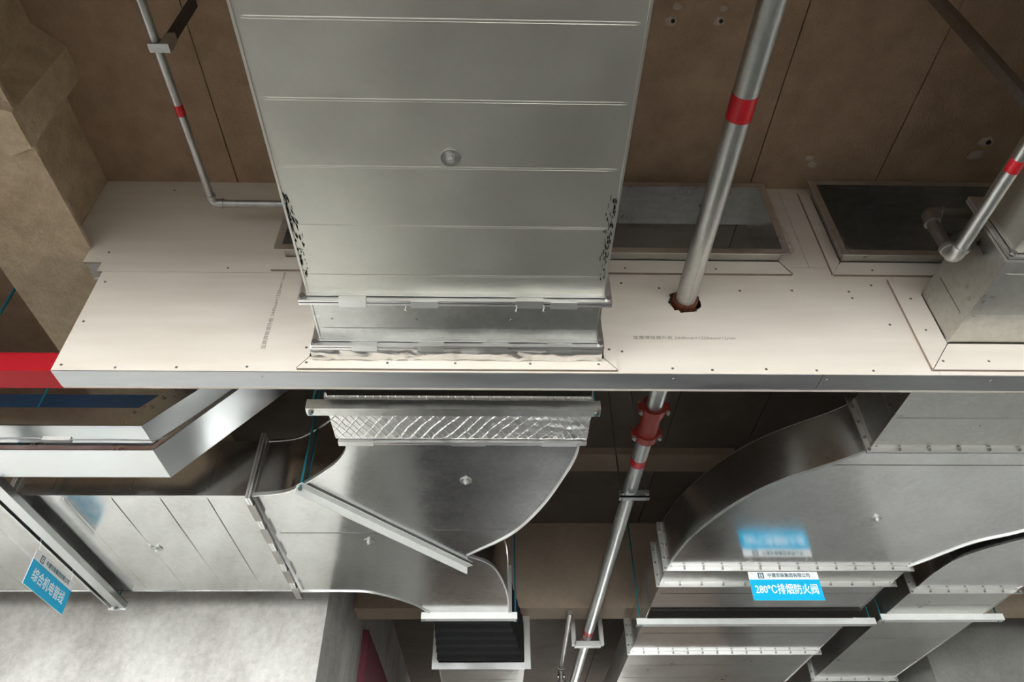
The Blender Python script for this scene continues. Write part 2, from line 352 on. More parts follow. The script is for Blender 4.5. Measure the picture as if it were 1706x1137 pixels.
bk = MB().plate(-1.95, XR, ZB-0.003, ZT, YF+0.10, YF+0.112, [hA, hC, hE, hF], [(-2.0, XL+0.003, ZB-0.02, 2.405), (-2.0, -1.845, 2.3, 2.60)])   # rear board
bk.build('fibre_board', 'board', wf)
# edge track: two lengths of folded sheet under the bottom edge, end chamfered up the left end
for x0, x1 in ((XL, 1.318), (1.321, XR)):
    MB().box(x0, x1, YF+0.004, YF+0.102, ZB-0.0025, ZB+0.0035).box(x0, x1, YF+0.0005, YF+0.003, ZB-0.0035, ZB+0.010).build('edge_track', 'track_steel', wf)
MB().box(XL-0.002, XL+0.001, YF+0.012, YF+0.10, ZB, 2.40).build('end_track', 'track_steel', wf)
for x in (1.345, 0.72, -0.93, 2.02): place(RIVET, 'rivet', wf, (x, YF+0.03, ZB-0.0025))
# board frames dressed round each opening, mitred
def frame(op, wl, wr, wb, wt, sides):
    x0, x1, z0, z1 = op; y0, y1 = YF-0.0125, YF-0.0003
    X0, X1, Z0, Z1 = x0-wl, x1+wr, z0-wb, z1+wt
    Q = {'b': [(X0, Z0), (X1, Z0), (x1, z0), (x0, z0)], 'l': [(X0, Z0), (x0, z0), (x0, z1), (X0, Z1)], 'r': [(X1, Z0), (X1, Z1), (x1, z1), (x1, z0)], 't': [(x0, z1), (x1, z1), (X1, Z1), (X0, Z1)]}
    for k in sides:
        cx = sum(p[0] for p in Q[k])/4; cz = sum(p[1] for p in Q[k])/4
        q = [(px+(cx-px)*0.003, pz+(cz-pz)*0.012) for px, pz in Q[k]]
        edged(MB().loft([(px, y0, pz) for px, pz in q], [(px, y1, pz) for px, pz in q]).build('frame_strip', 'board', wf))
frame(hA, 0.042, 0.05, 0.060, 0.04, 'blrt')
frame(hC, 0.116, 0.10, 0.140, 0.09, 'blr')
frame(hE, 0.05, 0.045, 0.082, 0.05, 'br')
frame(hF, 0.056, 0.05, 0.082, 0.03, 'bl')
# screws, measured off the board
SX = [(-1.76, 2.47), (-1.71, 2.28), (-1.715, 2.045), (-1.715, 1.812), (-1.50, 1.80), (-1.262, 1.803), (-0.986, 1.808), (-0.778, 1.886), (0.726, 2.27), (1.085, 2.258), (1.32, 2.262), (1.575, 2.258), (1.578, 2.218),
      (0.715, 1.812), (0.875, 1.806), (1.095, 1.811), (1.30, 1.806), (1.532, 1.806), (0.52, 1.90), (-1.2, 2.375), (-1.6, 2.93), (-0.62, 2.93), (0.56, 2.30), (1.69, 2.06), (1.69, 2.3)]
for x, z in SX: place(SCREW, 'screw', wf, (x, YF, z), FWD)
for x, z in [(1.83, 2.205), (1.825, 2.02), (1.83, 1.85), (2.02, 1.85), (2.3, 1.85), (0.585, 2.385), (1.0, 2.385), (1.72, 2.385), (2.2, 2.385), (-0.752, 1.822), (-0.43, 1.822), (-0.16, 1.822), (0.14, 1.822), (0.415, 1.822), (0.465, 1.90), (-0.765, 1.9)]:
    place(SCREW, 'screw', wf, (x, YF-0.0125, z), FWD)
# printing on the boards
def text(body, size, mat, parent, loc, rot, name='lettering', width=None, offset=0.0, ext=0.0004, spacing=1.0):
    cu = bpy.data.curves.new('t', 'FONT'); cu.body = body; cu.size = size; cu.extrude = ext; cu.resolution_u = 2
    cu.align_x = 'CENTER'; cu.align_y = 'CENTER'; cu.space_character = spacing
    t = bpy.data.objects.new('t', cu); COL.objects.link(t)
    me = bpy.data.meshes.new_from_object(t.evaluated_get(bpy.context.evaluated_depsgraph_get()))
    bpy.data.objects.remove(t); bpy.data.curves.remove(cu)
    xs = [v.co.x for v in me.vertices]; k = (width/(max(xs)-min(xs))) if width else 1; cx = (max(xs)+min(xs))/2
    for v in me.vertices: v.co.x = (v.co.x-cx)*k
    if offset:          # heavier strokes: the glyphs repeated with a hair's shift
        vs = [tuple(v.co) for v in me.vertices]; fs = [tuple(p.vertices) for p in me.polygons]; V, Fc = [], []
        for i_, (dx, dy) in enumerate(((-1, 0), (1, 0), (0, 1), (0, -1), (0, 0))):
            n0 = len(V); V += [(x+dx*offset, y+dy*offset, z+i_*0.00003) for x, y, z in vs]; Fc += [tuple(q+n0 for q in f_) for f_ in fs]
        me = bpy.data.meshes.new(name); me.from_pydata(V, [], Fc)
    me.name = name; me.materials.clear(); me.materials.append(MT[mat])
    o = bpy.data.objects.new(name, me); COL.objects.link(o); g = ORG[parent.name]; o.parent = parent
    o.location = (loc[0]-g[0], loc[1]-g[1], loc[2]+ZO-g[2]); o.rotation_euler = rot; ORG[o.name] = tuple(loc); return o
PT = '宝鹿牌玻镁外板 2440mm×1220mm×12mm'
text(PT, 0.021, 'print_ink', wf, (0.79, YF-0.0006, 1.975), (R(90), 0, 0), 'board_print', 0.43)
text(PT, 0.021, 'print_ink', wf, (-0.942, YF-0.0006, 2.125), (R(90), R(-90), 0), 'board_print', 0.45)

# ================================================================== DUCT SECTIONS
def rib_mesh(axis, c0, c1, a, z, wdt=0.006, dep=0.0014, inset=0.02):
    mb = MB(axis); prof = [(-wdt, 0.0006), (-wdt*0.45, -dep), (wdt*0.45, -dep), (wdt, 0.0006)]
    P = lambda cc, da, dz: (cc, a+da, z+dz) if axis == 'y' else (a+da, cc, z+dz)
    mb.loft([P(c0+inset, d, min(h, 0.0006) if h > 0 else h*0.15) for d, h in prof], [P(c0+inset+0.02, d, h) for d, h in prof])
    mb.loft([P(c0+inset+0.02, d, h) for d, h in prof], [P(c1-inset-0.02, d, h) for d, h in prof])
    mb.loft([P(c1-inset-0.02, d, h) for d, h in prof], [P(c1-inset, d, h*0.15 if h < 0 else h) for d, h in prof])
    return mb
def flange_ring(axis, c0, c1, z0, z1, a, th, out):       # slip flange: folded rim round the duct end
    mb = MB(axis)
    mb.bx(c0-out, c1+out, a, a+th, z0-out, z0); mb.bx(c0-out, c1+out, a, a+th, z1, z1+out)
    mb.bx(c0-out, c0, a, a+th, z0, z1); mb.bx(c1, c1+out, a, a+th, z0, z1)
    return mb
def slip_flange(par, axis, c0, c1, z0, z1, a, side, out=0.033):
    # side=-1: flange at the near end of a section (extends forward from a), +1: at its far end (extends backward)
    a0, a1 = (a, a+0.011) if side < 0 else (a-0.011, a)
    f = flange_ring(axis, c0, c1, z0, z1, a0, 0.011, out).build('flange', 'flange_steel', par)
    lip = (a0+0.016, a0+0.019) if side < 0 else (a0-0.008, a0-0.005)
    flange_ring(axis, c0, c1, z0, z1, lip[0], 0.003, out*0.45).build('flange_lip', 'flange_steel', f)
    return f
def angle_flange(par, axis, c0, c1, z0, z1, a, side, n=12, out=0.030, leg=0.028, nside=3):
    a0, a1 = (a, a+0.004) if side < 0 else (a-0.004, a)
    mb = flange_ring(axis, c0, c1, z0, z1, a0, 0.004, out)
    l0, l1 = (a1, a1+leg) if side < 0 else (a0-leg, a0); t = 0.003
    mb.bx(c0-t, c1+t, l0, l1, z0-t, z0); mb.bx(c0-t, c0, l0, l1, z0, z1); mb.bx(c1, c1+t, l0, l1, z0, z1); mb.bx(c0-t, c1+t, l0, l1, z1, z1+t)
    f = mb.build('flange', 'flange_steel', par)
    P = (lambda cc, aa, zz: (cc, aa, zz)) if axis == 'y' else (lambda cc, aa, zz: (aa, cc, zz))
    for i in range(n):
        cc = c0-out*0.5+(c1-c0+out)*i/(n-1)
        if side > 0 or axis == 'x': place(BOLT, 'bolt', f, P(cc, a0, z0-out*0.5), FWD if axis == 'y' else (0, R(90), 0))
        place(RIVET, 'rivet', f, P(min(max(cc, c0+0.02), c1-0.02), (l0+l1)/2, z0-t))
    for i in range(nside):
        zz = z0+(z1-z0)*(i+0.6)/nside
        if side > 0: place(BOLT, 'bolt', f, P(c0-out*0.5, a0, zz), FWD if axis == 'y' else (0, R(90), 0))
    return f
def duct(name, label, axis, c0, c1, z0, z1, a0, a1, mat='galvanized', ribs=(), cat='duct', group=None, seam=True, sideribs=(), dep=0.0016):
    base = ((c0+c1)/2, (a0+a1)/2, z0) if axis == 'y' else ((a0+a1)/2, (c0+c1)/2, z0)
    T = thing(name, base, label, cat, group); t = 0.002
    bs = MB(axis).bx(c0, c1, a0, a1, z0, z0+t).build('bottom_sheet', mat, T)
    MB(axis).bx(c0, c1, a0, a1, z1-t, z1).build('top_sheet', mat, T)
    sl = MB(axis).bx(c0, c0+t, a0, a1, z0+t, z1-t).build('side_sheet', mat, T)
    MB(axis).bx(c1-t, c1, a0, a1, z0+t, z1-t).build('side_sheet', mat, T)
    if seam:
        for cc in (c0, c1): MB(axis).bx(cc-0.004, cc+0.004, a0+0.001, a1-0.001, z0-0.0035, z0+0.016).build('corner_seam', mat, T)
    for a in ribs: rib_mesh(axis, c0, c1, a, z0, 0.006, dep).build('rib', mat, bs)
    for a in sideribs: MB(axis).bx(c0-0.003, c0, a-0.004, a+0.004, z0+0.04, z1-0.04).build('rib', mat, sl)
    return T
def cleats(par, axis, spots, a0, a1, z, L=0.1, h=0.03, mat='flange_steel'):
    for s0 in spots:
        mb = MB(axis); mb.bx(s0, s0+L, a0-0.004, a1+0.004, z-0.003, z); mb.bx(s0, s0+L, a0-0.004, a0-0.0015, z, z+h*0.6); mb.bx(s0, s0+L, a1+0.0015, a1+0.004, z, z+h*0.6)
        mb.build('cleat', mat, par)
# --- central duct coming overhead
AX0, AX1, AZ0, AZ1 = -0.684, 0.394, 1.86, 2.205
A1 = duct('rectangular_duct', 'wide ribbed galvanized duct overhead in the middle, nearest the viewer', 'y', AX0, AX1, AZ0, AZ1, -0.39, 1.895, 'galvanized_satin', (0.60, 0.871, 1.103, 1.331, 1.565, 1.791))
washer(A1, -0.14, 1.292, AZ0-0.0005); washer(A1, -0.14, 0.2, AZ0-0.0005)
fA = slip_flange(A1, 'y', AX0, AX1, AZ0, AZ1, 1.898, +1)
cleats(A1, 'y', (-0.57, 0.075), 1.885, 1.915, AZ0-0.0335)
for x in (AX0-0.018, AX1+0.018): place(HEXN, 'corner_bolt', A1, (x, 1.887, AZ0-0.018), FWD)
MB().box(-0.69, 0.40, 1.60, 1.601, AZ0-0.0008, AZ0-0.0004)
# black scuffs of sealant at both lower edges
for s, xx in ((1, AX0+0.004), (-1, AX1-0.004)):
    mb = MB()
    for i in range(90):
        y = random.uniform(1.44, 1.66) if i < 64 else random.uniform(1.66, 1.80); d = abs(random.gauss(0, 0.011)); w_ = random.uniform(0.0006, 0.0028); l_ = random.uniform(0.003, 0.016)
        x = xx+s*d; z = AZ0-0.0012
        mb.loft([(x-w_, y-l_*0.5, z), (x+w_*0.2, y-l_, z), (x+w_, y+l_*0.4, z), (x, y+l_, z)], [(x-w_, y-l_*0.5, AZ0), (x+w_*0.2, y-l_, AZ0), (x+w_, y+l_*0.4, AZ0), (x, y+l_, AZ0)])
    o = mb.build('sealant_scuff', 'dirt_and_shade', A1); o['kind'] = 'stuff'
A2 = duct('duct_spool', 'short plain duct spool clamped between two flanges in front of the partition', 'y', AX0, AX1, AZ0, AZ1, 1.905, 2.145, 'galvanized', (2.075,))
slip_flange(A2, 'y', AX0, AX1, AZ0, AZ1, 1.902, -1); slip_flange(A2, 'y', AX0, AX1, AZ0, AZ1, 2.150, +1)
cleats(A2, 'y', (-0.31, 0.20), 1.892, 1.917, AZ0-0.0335)
cleats(A2, 'y', (-0.56, -0.30, -0.05, 0.20), 2.139, 2.165, AZ0-0.0335)
for x in (AX0-0.018, AX1+0.018): place(HEXN, 'corner_bolt', A2, (x, 2.139, AZ0-0.018), FWD)
for x in (-0.62, -0.30, 0.06): place(RIVET, 'rivet', A2, (x, 2.02, AZ0))
for x, l in ((-0.33, 0.012), (0.075, 0.014), (0.175, 0.012)): MB().tube([(x, 1.905, AZ0-0.036), (x+0.003, 1.914, AZ0-0.038), (x-0.002, 1.92, AZ0-0.036-l), (x+0.003, 1.925, AZ0-0.034-l)], 0.0018, 6).build('tie_wire', 'white_wire', A2, True)
# foil-wrapped length through the partition
T = thing('insulated_duct', (-0.15, 2.48, 1.85), 'foil-wrapped duct length passing through the partition bottom', 'duct')
MB().box(AX0, AX1, 2.153, 2.83, AZ0, AZ0+0.002).box(AX0, AX1, 2.153, 2.83, AZ1-0.002, AZ1).box(AX0, AX0+0.002, 2.153, 2.83, AZ0, AZ1).box(AX1-0.002, AX1, 2.153, 2.83, AZ0, AZ1).build('inner_duct', 'galvanized', T)
slip_flange(T, 'y', AX0, AX1, AZ0, AZ1, 2.153, -1); slip_flange(T, 'y', AX0, AX1, AZ0, AZ1, 2.832, +1)
IX0, IX1, IZ0, IZ1 = -0.728, 0.426, 1.832, 2.228
def foil(y0, y1, amp, nx, ny, seed):
    def nz(x, y, z): return amp*(noise.noise((x*13+seed, y*30, z*13))+0.6*noise.noise((x*38+seed, y*70, z*30)))
    per = []
    nb = nx; ns = 14
    ring = [(IX0+(IX1-IX0)*i/nb, IZ0, 0, -1) for i in range(nb)]+[(IX1, IZ0+(IZ1-IZ0)*i/ns, 1, 0) for i in range(ns)]+[(IX1-(IX1-IX0)*i/nb, IZ1, 0, 1) for i in range(nb)]+[(IX0, IZ1-(IZ1-IZ0)*i/ns, -1, 0) for i in range(ns)]
    mb = MB(); n = len(ring); vs = []
    for j in range(ny+1):
        y = y0+(y1-y0)*j/ny
        for (x, z, ax_, az_) in ring:
            d = nz(x, y, z); end = 0.02*max(0, 1-min(j, ny-j)/1.2)
            vs.append((x+ax_*(d-end), y, z+az_*(d-end)))
    mb._add(vs, [(j*n+i, j*n+(i+1) % n, (j+1)*n+(i+1) % n, (j+1)*n+i) for j in range(ny) for i in range(n)])
    return mb
foil(2.168, 2.246, 0.0075, 90, 8, 3.0).build('foil_wrap', 'foil_crumpled', T, True)
foil(2.366, 2.428, 0.004, 110, 6, 12.0).build('foil_wrap', 'foil_crumpled', T, True)
MB().box(IX0+0.012, IX1-0.012, 2.42, 2.49, IZ0+0.010, IZ1-0.012).build('torn_gap', 'dirt_and_shade', T)
foil(2.478, 2.815, 0.0016, 110, 40, 9.0).build('foil_wrap', 'foil', T, True)
mb = MB()       # torn dark gap and ragged foil edge at the rear of the board
mb.box(IX0+0.01, IX1-0.01, 2.25, 2.37, 1.842, 1.86).build('sealing_wool', 'dirt_and_shade', T)
cleats(T, 'y', (-0.72, -0.20, 0.22), 2.822, 2.846, AZ0-0.0335, 0.16)

# --- tee / elbow fitting behind the partition
def arc(cx, cy, r, a0, a1, n=18): return [(cx+r*math.cos(R(a0+(a1-a0)*i/n)), cy+r*math.sin(R(a0+(a1-a0)*i/n))) for i in range(n+1)]
def spline(pts, n=8):
    P = [Vector(p) for p in pts]; P = [2*P[0]-P[1]]+P+[2*P[-1]-P[-2]]; out = []
    for i in range(1, len(P)-2):
        for k in range(n):
            t = k/n; a, b_, c_, d = P[i-1], P[i], P[i+1], P[i+2]
            q = 0.5*((2*b_)+(c_-a)*t+(2*a-5*b_+4*c_-d)*t*t+(3*b_-a-3*c_+d)*t**3); out.append((q.x, q.y))
    out.append((P[-2].x, P[-2].y)); return out
LY0, LY1, LZ1 = 3.385, 4.645, 2.195
outA = spline([(0.394, 2.84), (0.388, 2.98), (0.350, 3.157), (0.247, 3.501), (0.092, 3.822), (-0.165, 4.105)])
outB = spline([(-0.165, 4.105), (-0.028, 4.228), (0.045, 4.45), (0.09, 4.75), (0.10, 5.08)])
inB = spline([(-0.42, 5.08), (-0.455, 5.0), (-0.577, 4.83), (-0.794, 4.672), (-0.98, 4.645), (-1.262, 4.645)])
inA = spline([(-1.262, 3.385), (-1.10, 3.355), (-0.988, 3.285), (-0.789, 3.085), (-0.705, 2.95), (-0.684, 2.84)])
T = thing('duct_tee', (-0.45, 3.9, AZ0), 'curved galvanized tee fitting bending left behind the partition', 'duct fitting')
poly = outA[:-1]+outB+inB+inA
bs = MB().prism(poly, AZ0, AZ0+0.002).build('bottom_sheet', 'galvanized_smooth', T)
MB().prism(poly, LZ1-0.002, LZ1).build('top_sheet', 'galvanized_smooth', T)
for nm, q in (('outer_side', outA), ('branch_outer_side', outB), ('branch_inner_side', inB), ('inner_side', inA)):
    sd = MB().strip(q, AZ0+0.002, LZ1-0.002, 0.002).build(nm, 'galvanized_smooth', T, True)
    MB().strip(q, AZ0-0.007, AZ0+0.012, -0.009).build('edge_seam', 'flange_steel', sd, True)
    MB().strip(q, LZ1-0.008, LZ1+0.004, -0.005).build('edge_seam', 'galvanized_smooth', sd, True)
rib_mesh('y', -1.24, -0.64, 3.815, AZ0, 0.006, 0.003).build('rib', 'galvanized_smooth', bs)
rib_mesh('y', -0.36, 0.10, 3.77, AZ0, 0.006, 0.003).build('rib', 'galvanized_smooth', bs)
slip_flange(T, 'y', AX0, AX1, AZ0, AZ1, 2.836, -1)
slip_flange(T, 'x', LY0, LY1, AZ0, LZ1, -1.268, -1)
cleats(T, 'x', (3.43, 3.70, 3.98, 4.26, 4.52), -1.284, -1.252, AZ0-0.0335, 0.17, mat='old_zinc')
angle_flange(T, 'y', -0.42, 0.10, AZ0, LZ1, 5.085, +1, 5)
for x, y in ((-0.145, 3.225), (-0.721, 3.915)): washer(T, x, y, AZ0-0.0005)
# --- run to the left
L1 = duct('rectangular_duct', 'bright ribbed duct run heading left from the curved tee', 'x', LY0, LY1, AZ0, LZ1, -2.485, -1.271, 'galvanized_smooth', (-2.24, -1.995, -1.745, -1.50), sideribs=(-1.50, -1.9, -2.3), dep=0.0045)
washer(L1, -1.963, 4.011, AZ0-0.0005)
slip_flange(L1, 'x', LY0, LY1, AZ0, LZ1, -1.271, +1); slip_flange(L1, 'x', LY0, LY1, AZ0, LZ1, -2.488, -1)
cleats(L1, 'x', (3.55, 4.1, 4.4), -2.505, -2.478, AZ0-0.0335, 0.2, mat='old_zinc')
L2 = duct('rectangular_duct', 'next duct length at the far left edge beyond the slotted support channel', 'x', LY0, LY1, AZ0, LZ1, -5.05, -2.492, 'galvanized_smooth', (-2.75, -3.0, -3.25, -3.5, -3.75), dep=0.0045)
slip_flange(L2, 'x', LY0, LY1, AZ0, LZ1, -2.491, +1)
# --- branch: black flexible connector and duct beyond
T = thing('flexible_connector', (-0.13, 5.6, 1.86), 'black canvas flexible connector behind the tee branch', 'duct connector')
mb = MB(); rr = []
for j in range(13):
    t = j/12; y = 5.10+t*1.0; k = 0.003*(1 if j % 2 else -1)
    x0, x1, z0, z1 = -0.42-0.03*t-k, 0.10+0.15*t+k, AZ0-k, LZ1+k
    rr += [(x0, y, z0), (x1, y, z0), (x1, y, z1), (x0, y, z1)]
mb._add(rr, [(j*4+i, j*4+(i+1) % 4, (j+1)*4+(i+1) % 4, (j+1)*4+i) for j in range(12) for i in range(4)])
mb.build('canvas_sleeve', 'black_canvas', T)
flange_ring('y', -0.42, 0.10, AZ0, LZ1, 5.09, 0.012, 0.024).build('clamp_frame', 'flange_steel', T)
B3 = duct('rectangular_duct', 'grey duct continuing past the black flexible connector at the bottom edge', 'y', -0.445, 0.255, AZ0, LZ1, 6.15, 11.0, 'galvanized', (6.35, 6.6, 6.9, 7.3, 7.8))
angle_flange(B3, 'y', -0.445, 0.255, AZ0, LZ1, 6.13, -1, 6, out=0.05)

# --- right-hand duct
CX0, CX1, CZ0, CZ1 = 1.89, 3.54, 1.95, 2.235
C0 = duct('rectangular_duct', 'duct length at the right frame edge nearest the viewer', 'y', CX0, CX1, CZ0, CZ1, -0.39, 1.735, 'galvanized_satin', (0.8, 1.1, 1.4, 1.62))
slip_flange(C0, 'y', CX0, CX1, CZ0, CZ1, 1.738, +1)
C1 = duct('rectangular_duct', 'galvanized duct entering the partition at the right through a board frame', 'y', CX0, CX1, CZ0, CZ1, 1.743, 3.04, 'galvanized', (1.845, 2.074, 2.79), sideribs=(2.10, 2.79), dep=0.003)
slip_flange(C1, 'y', CX0, CX1, CZ0, CZ1, 1.741, -1); angle_flange(C1, 'y', CX0, CX1, CZ0, CZ1, 3.045, +1, 12)
place(HEXN, 'corner_bolt', C0, (CX0-0.018, 1.724, CZ0-0.018), FWD)
T = thing('duct_offset', (2.2, 3.8, CZ0), 'large curved offset fitting swinging left behind the partition, right', 'duct fitting')
lf = spline([(1.89, 3.05), (1.80, 3.145), (1.53, 3.366), (1.363, 3.597), (1.207, 3.965), (1.140, 4.30), (1.128, 4.475)])
rf = spline([(2.716, 4.475), (2.79, 4.375), (2.962, 4.125), (3.194, 3.962), (3.54, 3.62), (3.54, 3.05)])
poly = lf[::-1]+rf[::-1]
bs = MB().prism(poly, CZ0, CZ0+0.002).build('bottom_sheet', 'galvanized_smooth', T)
MB().prism(poly, CZ1-0.002, CZ1).build('top_sheet', 'galvanized_smooth', T)
for nm, q in (('outer_side', lf), ('inner_side', rf)):
    sd = MB().strip(q, CZ0+0.002, CZ1-0.002, 0.002).build(nm, 'galvanized_smooth', T, True)
    MB().strip(q, CZ0-0.008, CZ0+0.010, -0.010).build('edge_seam', 'flange_steel', sd, True)
    MB().strip(q, CZ1-0.010, CZ1+0.004, -0.009).build('edge_seam', 'flange_steel', sd, True)
rib_mesh('y', 1.72, 3.5, 3.215, CZ0, 0.006, 0.003).build('rib', 'galvanized_smooth', bs)
angle_flange(T, 'y', CX0, CX1, CZ0, CZ1, 3.05, -1, 12)
angle_flange(T, 'y', 1.128, 2.716, CZ0, CZ1, 4.478, +1, 14)
washer(T, 2.228, 3.802, CZ0-0.0005)
KX0, KX1, KZ1 = 1.128, 2.716, 2.215
K1 = duct('damper_collar', 'short collar between two bolted flanges behind the blue damper sign', 'y', KX0, KX1, CZ0, KZ1, 4.486, 4.735, 'galvanized', (), 'duct')
angle_flange(K1, 'y', KX0, KX1, CZ0, KZ1, 4.484, -1, 14); angle_flange(K1, 'y', KX0, KX1, CZ0, KZ1, 4.74, +1, 12)
K2 = duct('fire_damper', 'fire damper casing hung on the wide white angle bar', 'y', KX0+0.012, KX1-0.012, CZ0+0.01, KZ1-0.01, 4.748, 6.175, 'galvanized_smooth', (4.95, 5.75), 'fire damper')
angle_flange(K2, 'y', KX0+0.012, KX1-0.012, CZ0+0.01, KZ1-0.01, 4.745, -1, 12); angle_flange(K2, 'y', KX0+0.012, KX1-0.012, CZ0+0.01, KZ1-0.01, 6.18, +1, 14)
MB().box(KX0+0.02, KX1-0.02, 5.24, 5.39, CZ0-0.004, CZ0+0.012).build('shade_strip', 'dirt_and_shade', K2)  # dark strip painted in for the shaded gap above the angle bar
K3 = duct('rectangular_duct', 'duct continuing beyond the fire damper at the bottom edge', 'y', KX0+0.012, KX1-0.012, CZ0+0.01, KZ1-0.01, 6.19, 11.0, 'galvanized', (6.55, 6.9, 7.3, 7.8))
angle_flange(K3, 'y', KX0+0.012, KX1-0.012, CZ0+0.01, KZ1-0.01, 6.186, -1, 14)
# --- narrower parallel duct
DX0, DX1, DZ0, DZ1 = 2.92, 3.655, 1.95, 2.20
T = thing('duct_elbow', (3.4, 4.4, DZ0), 'narrow curved duct elbow cut by the right frame edge', 'duct fitting')
lf = spline([(4.6, 3.62), (3.90, 3.70), (3.36, 3.98), (3.02, 4.27), (2.93, 4.55), (2.92, 4.85)]); rf = spline([(3.655, 4.85), (3.68, 4.72), (3.80, 4.56), (4.1, 4.42), (4.6, 4.38)])
poly = lf[::-1]+rf[::-1]
MB().prism(poly, DZ0, DZ0+0.002).build('bottom_sheet', 'galvanized_smooth', T); MB().prism(poly, DZ1-0.002, DZ1).build('top_sheet', 'galvanized_smooth', T)
for nm, q in (('outer_side', lf), ('inner_side', rf)):
    sd = MB().strip(q, DZ0+0.002, DZ1-0.002, 0.002).build(nm, 'galvanized_smooth', T, True)
    MB().strip(q, DZ0-0.005, DZ0+0.014, -0.006).build('edge_seam', 'galvanized_smooth', sd, True)
angle_flange(T, 'y', DX0, DX1, DZ0, DZ1, 4.858, +1, 7)
D2 = duct('rectangular_duct', 'narrow duct length carried by the shorter white angle bar', 'y', DX0, DX1, DZ0, DZ1, 4.866, 6.89, 'galvanized', (5.15, 5.85, 6.4))
angle_flange(D2, 'y', DX0, DX1, DZ0, DZ1, 4.862, -1, 7); angle_flange(D2, 'y', DX0, DX1, DZ0, DZ1, 6.895, +1, 7)
D3 = duct('rectangular_duct', 'last piece of the narrow duct at the lower right frame edge', 'y', DX0, DX1, DZ0, DZ1, 6.905, 11.0, 'galvanized', (7.2,))
angle_flange(D3, 'y', DX0, DX1, DZ0, DZ1, 6.9, -1, 7)

# --- two open duct stubs high in the partition
def stub(op, label, y0, film_seed, xin, y1=3.05):
    x0, x1, z0, z1 = op[0]+0.004, op[1]-0.004, op[2]+0.004, op[3]-0.004
    T = duct('open_duct', label, 'y', x0, x1, z0, z1, y0, y1, 'galvanized', (), seam=False)
    f = angle_flange(T, 'y', x0, x1, z0, z1, y0, -1, 8, out=0.032)
    def fn(u, v):
        x = x0-0.03+(x1-x0+0.06)*u; z = z0-0.03+(z1-z0+0.06)*v
        e_ = min(u, 1-u, v, 1-v)*4
        return (x, y0-0.006-0.010*min(1, e_)*noise.noise((x*3+film_seed, z*8, 1))-0.006*noise.noise((x*9+film_seed, z*22, 4)), z)
    MB().grid(fn, 60, 24).build('film_cover', 'film', T, True)
    def fr(u, v):       # crumpled film hem round one lower corner
        x = xin+(u-0.5)*0.05+0.014*noise.noise((v*9+film_seed, u*4, 2)); z = z0-0.045+v*0.17
        return (x, y0-0.012-0.02*math.sin(u*math.pi)-0.016*noise.noise((u*5+film_seed, v*14, 7)), z)
    MB().grid(fr, 8, 26).build('film_hem', 'film', T, True)
    return T
stub(hE, 'long open duct stub under clear film, behind the ribbed duct', 2.165, 1.0, hE[1]+0.012, 2.40)
stub(hF, 'dark open duct stub under torn film at the upper right', 2.165, 5.0, hF[0]-0.02)

# ================================================================== PIPES
T = thing('sprinkler_pipe', (PX, 2.0, PZ-PR), 'large galvanized pipe piercing the partition with red tape bands', 'pipe')
MB().cyl((PX, -0.4, PZ), (PX, 3.06, PZ), PR, n=36).build('pipe_front', 'pipe_zinc', T, True)
MB().cyl((PX, 3.30, PZ), (PX, 11.0, PZ), PR, n=32).build('pipe_rear', 'pipe_zinc', T, True)
for y, l in ((1.30, 0.046), (3.56, 0.032), (6.36, 0.05)): MB().ring((PX, y-l, PZ), (PX, y+l, PZ), PR-0.001, PR+0.0014, 36).build('tape_band', 'red_tape', T, True)
MB().ring((PX, 2.236, PZ), (PX, 2.275, PZ), PR+0.001, PR+0.011, 30).build('rust_collar', 'rust', T, True)
cp = MB().cyl((PX, 3.03, PZ), (PX, 3.33, PZ), PR+0.010, n=32).build('coupling_spool', 'red_cast', T, True)
for y in (3.05, 3.29):
    k = MB().ring((PX, y-0.028, PZ), (PX, y+0.028, PZ), PR, PR+0.021, 32)
    for s in (-1, 1): k.box(PX+s*(PR+0.012)-0.014, PX+s*(PR+0.012)+0.026*s if s > 0 else PX+s*(PR+0.012)+0.014, y-0.02, y+0.02, PZ-0.022, PZ+0.022) if s > 0 else k.box(PX-(PR+0.038), PX-(PR-0.002), y-0.02, y+0.02, PZ-0.022, PZ+0.022)
    cc = k.build('coupling', 'red_cast', T, True)
    for s in (-1, 1): MB().cyl((PX+s*(PR+0.026), y, PZ-0.045), (PX+s*(PR+0.026), y, PZ+0.04), 0.007, n=10).cyl((PX+s*(PR+0.026), y, PZ-0.036), (PX+s*(PR+0.026), y, PZ-0.022), 0.0125, n=6).build('coupling_bolt', 'flange_steel', cc)
MB().box(PX-0.0006, PX+0.0006, 1.38, 2.2, PZ-PR-0.0004, PZ-PR+0.004).build('weld_seam', 'old_zinc', T)
def bend(p, d0, d1, r, n=8):          # quarter bend at corner p, arriving along d0 and leaving along d1
    p, d0, d1 = Vector(p), Vector(d0), Vector(d1); c_ = p-d0*r+d1*r
    return [c_-d1*r*math.cos(math.pi/2*i/n)+d0*r*math.sin(math.pi/2*i/n) for i in range(n+1)]
def elbow_fit(par, p, d0, d1, r, mat):
    p, d0, d1 = Vector(p), Vector(d0), Vector(d1); q = bend(p, d0, d1, r*1.5)
    o = MB().tube([p-d0*r*2.5]+q+[p+d1*r*2.5], r*1.18, 18).build('elbow', mat, par, True)
    MB().ring(p-d0*r*2.9, p-d0*r*2.2, r*0.98, r*1.36, 20).build('elbow_collar', mat, o, True); MB().ring(p+d1*r*2.2, p+d1*r*2.9, r*0.98, r*1.36, 20).build('elbow_collar', mat, o, True)
    return o
lx, ly, lz, lr = -1.293, 2.10, 2.643, 0.0168
T = thing('water_pipe', (lx, 1.6, lz-lr), 'slim galvanized pipe at upper left turning right before the partition', 'pipe')
